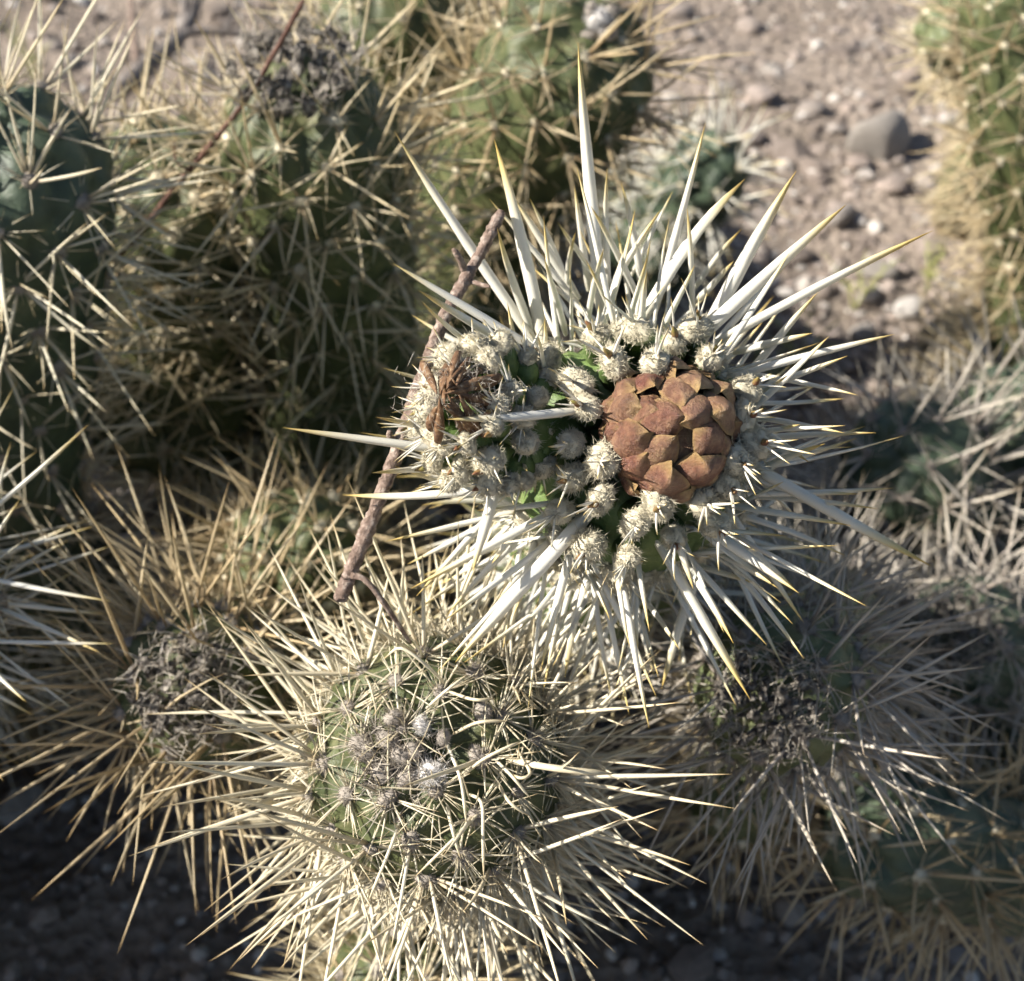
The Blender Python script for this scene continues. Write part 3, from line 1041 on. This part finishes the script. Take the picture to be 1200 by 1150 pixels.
cactus('tall cholla stem tipped with a dry dark grey fruit scar', [(348, 92, .345, .016), (358, 140, .355, .021), (378, 260, .38, .023), (392, 400, .42, .023), (395, 540, .47, .022)], sp=.0115, mat='straw', Ls=.027, rs=.00034,
       n_long=5, n_short=11, n_glo=10, singles=170, wool='far', wool_n=40, seed=71, cap=.018, root=(-.075, .6), glo_mat='straw', tip_crust=True, crust=1.0, bare=.004)
cactus('golden cholla branch sprawling sideways below the dry-tipped stem', [(105, 490, .43, .019), (180, 480, .44, .021), (300, 485, .46, .021), (400, 500, .49, .021)], sp=.0105, mat='straw', Ls=.022, rs=.00036,
       n_long=4, n_short=8, n_glo=8, singles=110, wool='far', wool_n=30, seed=73, cap=.014, root=(-.09, .66))
cactus('thick green cholla stem with a pale woolly knob above the budding head', [(705, 22, .40, .019), (680, 60, .41, .024), (630, 140, .43, .025), (570, 250, .47, .025), (530, 360, .52, .024)], sp=.0125, mat='tan', flesh='flesh', Ls=.026, rs=.00038,
       n_long=5, n_short=10, n_glo=8, singles=170, wool='far', wool_n=40, seed=81, cap=.018, root=(-.02, .72), glo_mat='straw')
J = [o for o in col.objects if o.get('label', '').startswith('thick green cholla stem with a pale')][0]
for k, (px, py, s_) in enumerate([(703, 25, .0040), (690, 42, .0030), (712, 38, .0032), (694, 12, .003), (715, 14, .0028)]):
    add_wool(J, at(px, py, .395), -FWD + UP * .6, s_, 'white' if k == 0 else 'grey', 'wool_tuft')
cactus('sunlit cholla stem thick with golden needles behind the tall dry-tipped stem', [(455, -40, .46, .024), (465, 40, .47, .026), (490, 160, .50, .026), (500, 300, .55, .025)], sp=.010, mat='straw', Ls=.024, rs=.00036,
       n_long=5, n_short=11, n_glo=12, thin=.15, singles=120, wool='far', wool_n=30, seed=83, cap=.018, root=(-.06, .78), glo_mat='straw')
cactus('small blurred green cholla leaning over the sunlit gravel', [(845, 178, .60, .013), (825, 205, .62, .017), (790, 255, .66, .018), (745, 320, .71, .018)], sp=.013, mat='ivory', flesh='flesh_blue', Ls=.024, rs=.0005,
       n_long=4, n_short=5, n_glo=4, singles=80, wool='far', wool_n=20, seed=91, cap=.014, root=(.07, .80))
cactus('blurred pale green cholla standing at the far edge of the sunlit gravel', [(1190, -60, .50, .018), (1198, 20, .51, .021), (1212, 150, .53, .022), (1224, 300, .57, .022), (1212, 470, .62, .022)], sp=.0112, mat='tan', flesh='flesh', Ls=.026, rs=.00040,
       n_long=4, n_short=6, n_glo=4, thin=.3, singles=110, wool='far', wool_n=40, seed=101, cap=.018, root=(.235, .62))
cactus('short green knob of cholla beside the blurred pale stem', [(1108, 30, .58, .012), (1120, 45, .6, .014), (1150, 80, .63, .015), (1190, 160, .66, .016)], sp=.0115, mat='straw', flesh='flesh_pale', Ls=.018, rs=.00042,
       n_long=3, n_short=5, n_glo=3, singles=40, wool='far', wool_n=12, seed=103, cap=.012, root=(.27, .74), far=True)
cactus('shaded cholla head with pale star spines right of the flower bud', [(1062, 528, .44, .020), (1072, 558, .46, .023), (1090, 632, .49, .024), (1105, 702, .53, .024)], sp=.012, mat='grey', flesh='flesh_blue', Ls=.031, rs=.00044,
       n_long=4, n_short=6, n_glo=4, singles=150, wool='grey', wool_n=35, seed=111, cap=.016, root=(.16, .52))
cactus('cholla head of silvery grey needles with a crusty dry tip', [(905, 818, .262, .0145), (918, 803, .285, .0165), (938, 775, .33, .017), (960, 735, .40, .017)], sp=.0085, mat='grey', flesh='flesh_pale', Ls=.027, rs=.00032,
       n_long=4, n_short=6, n_glo=5, thin=.03, singles=200, wool='grey', wool_n=35, seed=121, cap=.014, root=(.1, .46), glo_mat='straw', tip_crust=True)
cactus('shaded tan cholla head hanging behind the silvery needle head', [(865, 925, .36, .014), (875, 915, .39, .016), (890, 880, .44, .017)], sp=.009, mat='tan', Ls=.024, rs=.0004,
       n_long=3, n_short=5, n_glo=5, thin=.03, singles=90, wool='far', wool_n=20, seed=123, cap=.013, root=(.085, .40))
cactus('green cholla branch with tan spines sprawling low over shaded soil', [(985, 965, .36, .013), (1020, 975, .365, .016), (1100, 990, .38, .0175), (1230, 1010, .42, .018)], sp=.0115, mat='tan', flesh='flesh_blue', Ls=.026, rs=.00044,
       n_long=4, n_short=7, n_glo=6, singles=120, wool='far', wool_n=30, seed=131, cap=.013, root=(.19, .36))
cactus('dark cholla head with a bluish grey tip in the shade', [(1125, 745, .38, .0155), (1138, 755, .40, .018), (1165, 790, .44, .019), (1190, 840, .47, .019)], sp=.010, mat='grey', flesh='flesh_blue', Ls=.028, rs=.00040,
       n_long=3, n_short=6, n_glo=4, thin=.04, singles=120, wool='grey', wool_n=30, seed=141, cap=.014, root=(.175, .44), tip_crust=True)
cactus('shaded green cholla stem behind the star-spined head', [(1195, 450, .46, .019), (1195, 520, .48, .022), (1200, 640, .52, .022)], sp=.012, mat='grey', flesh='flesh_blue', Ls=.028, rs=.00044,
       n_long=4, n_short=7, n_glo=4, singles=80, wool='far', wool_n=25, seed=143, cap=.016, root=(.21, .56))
# unseen extra stems, added left of the frame to cast shade on the soil
for k, (x, y, h, rr_) in enumerate([(-.28, .20, .33, .028), (-.36, .31, .36, .030), (-.31, .42, .29, .028), (-.42, .16, .36, .030), (-.40, .50, .33, .030), (-.24, .08, .24, .026), (-.24, .27, .27, .028), (-.29, .34, .27, .028), (-.36, .23, .36, .030)]):
    top = np.array([x + .03, y - .03, h])
    qx, qy, qd = project(top)
    mx_, my_, md = project(np.array([x + .01, y, h * .6]))
    cactus(['leaning', 'tall', 'stout', 'upright', 'broad', 'low', 'bent', 'bristly', 'squat'][k] + ' cholla stem added out of view to shade the clump', [(qx, qy, qd, rr_ * .9), (mx_, my_, md, rr_)], sp=.013, mat='tan', Ls=.028, rs=.0005,
           n_long=5, n_short=8, n_glo=0, singles=0, wool_n=0, seed=200 + k, root=(x, y + .02), far=True, vis=1.1, res=40)


# ------------------------------------------------------------------ twigs and dead wood
def twig(name, pts, w, mat, label, stubs=(), cat='twig', rough=.14, sides=14, n=150):
    P = [at(*p) for p in pts]
    C = catmull(P, n)
    r = np.random.default_rng(len(label))
    C = C + np.cumsum(r.normal(size=C.shape), 0) * w * .02 + r.normal(size=C.shape) * w * .03
    t = thing(name, tuple(P[-1]), label, cat)
    org = np.array(t.location)
    rad = w * np.interp(np.linspace(0, 1, n), [0, .03, .5, 1], [.6, .8, .95, 1.05])
    rad = rad * (1 + .10 * np.sin(np.arange(n) * .23) * np.sin(np.arange(n) * .071) + .08 * (r.random(n) > .93))
    V, F = tube(C - org, rad, sides, rough, 3)
    link('shaft', make_mesh('shaft', V, F), M[mat], t)
    for sp_ in stubs:
        Cs_ = catmull([at(*p) for p in sp_[0]], 16)
        V, F = tube(Cs_ - org, sp_[1] * np.interp(np.linspace(0, 1, 16), [0, .15, .8, 1], [1.2, 1, .85, .5]), 8, rough, 4)
        link(sp_[2], make_mesh(sp_[2], V, F), M[sp_[3] if len(sp_) > 3 else mat], t)
    return t


twig('dry_twig', [(588, 248, .225), (553, 315, .222), (520, 375, .219), (486, 470, .217), (450, 570, .217), (415, 660, .219), (398, 705, .221)], .00115, 'bark',
     'rough brown dry twig leaning against the budding cholla head',
     [([(545, 318, .2215), (538, 302, .219), (531, 292, .218)], .0006, 'stub'), ([(552, 330, .2215), (565, 334, .22), (574, 336, .219)], .0004, 'stub'),
      ([(462, 517, .2165), (457, 512, .2155), (456, 505, .215)], .0006, 'stub'),
      ([(412, 674, .2185), (428, 680, .218), (448, 704, .219), (464, 728, .222), (481, 754, .226)], .00048, 'side_twig', 'bark')])
twig('red_twig', [(356, 0, .33), (322, 62, .335), (285, 122, .34), (240, 180, .345), (204, 222, .35), (170, 268, .355), (138, 303, .36)], .00075, 'red_bark',
     'thin reddish dry twig caught between the cholla stems', [([(222, 200, .347), (207, 190, .345), (204, 165, .343)], .0004, 'side_twig')])
# grey dead branch lying on the sunlit ground
twig('dead_branch', [(232, -20, .95), (222, 20, .93), (205, 50, .90), (170, 80, .86), (136, 108, .83)], .0055, 'grey_wood', 'weathered grey dead branch lying on sunlit ground behind the stems',
     [([(200, 52, .90), (226, 38, .91), (290, 40, .92), (355, 46, .92), (420, 50, .93)], .003, 'side_branch'), ([(212, 40, .92), (216, 10, .93), (206, -30, .95)], .0028, 'side_branch')], 'branch', .1)
twig('dead_stick', [(152, -30, .98), (155, 20, .93), (160, 70, .88)], .002, 'bark', 'thin dark dead stick standing beside the weathered grey branch', (), 'branch')
twig('dead_stick', [(290, -25, .98), (275, 15, .95), (262, 40, .93)], .002, 'grey_wood', 'thin grey dead stick leaning on the weathered branch', (), 'branch')
twig('dead_wood', [(110, 610, .50), (180, 600, .50), (260, 628, .51), (350, 640, .53), (420, 690, .57)], .008, 'grey_wood', 'old grey woody stem lying in deep shade under the cholla heads', (), 'branch', .15)


# small green weeds on the gravel
def weed(px, py, h, label, seed):
    r = np.random.default_rng(seed)
    p = ground_at(px, py)
    t = thing('weed', (p[0], p[1], 0), label, 'weed', 'small weeds on the gravel')
    for k in range(7):
        a, l = r.random() * 6.28, h * r.uniform(.5, 1)
        C = catmull([np.zeros(3), np.array([math.cos(a) * l * .25, math.sin(a) * l * .25, l * .6]), np.array([math.cos(a) * l * .7, math.sin(a) * l * .7, l])], 10)
        V, F = tube(C, .0006 * np.linspace(1, .25, 10), 5, 0)
        link('stalk', make_mesh('stalk', V, F), M['weed'], t)
        for q in range(4):
            c = C[4 + q]
            a2 = r.random() * 6.28
            d = unit(np.array([math.cos(a2), math.sin(a2), .6]))
            V, F = tube(np.array([d * .004 * s for s in np.linspace(0, 1, 5)]), .0009 * np.array([.4, 1, .9, .6, .1]), 5, 0)
            link('leaf', make_mesh('leaf', V, F), M['weed'], t, loc=c)


for k, (px, py, h) in enumerate([(1000, 365, .035), (935, 440, .04), (1085, 345, .03), (905, 455, .03), (40, 95, .04)]):
    weed(px, py, h, 'spindly yellow green weed sprouting from the gravel', 400 + k)
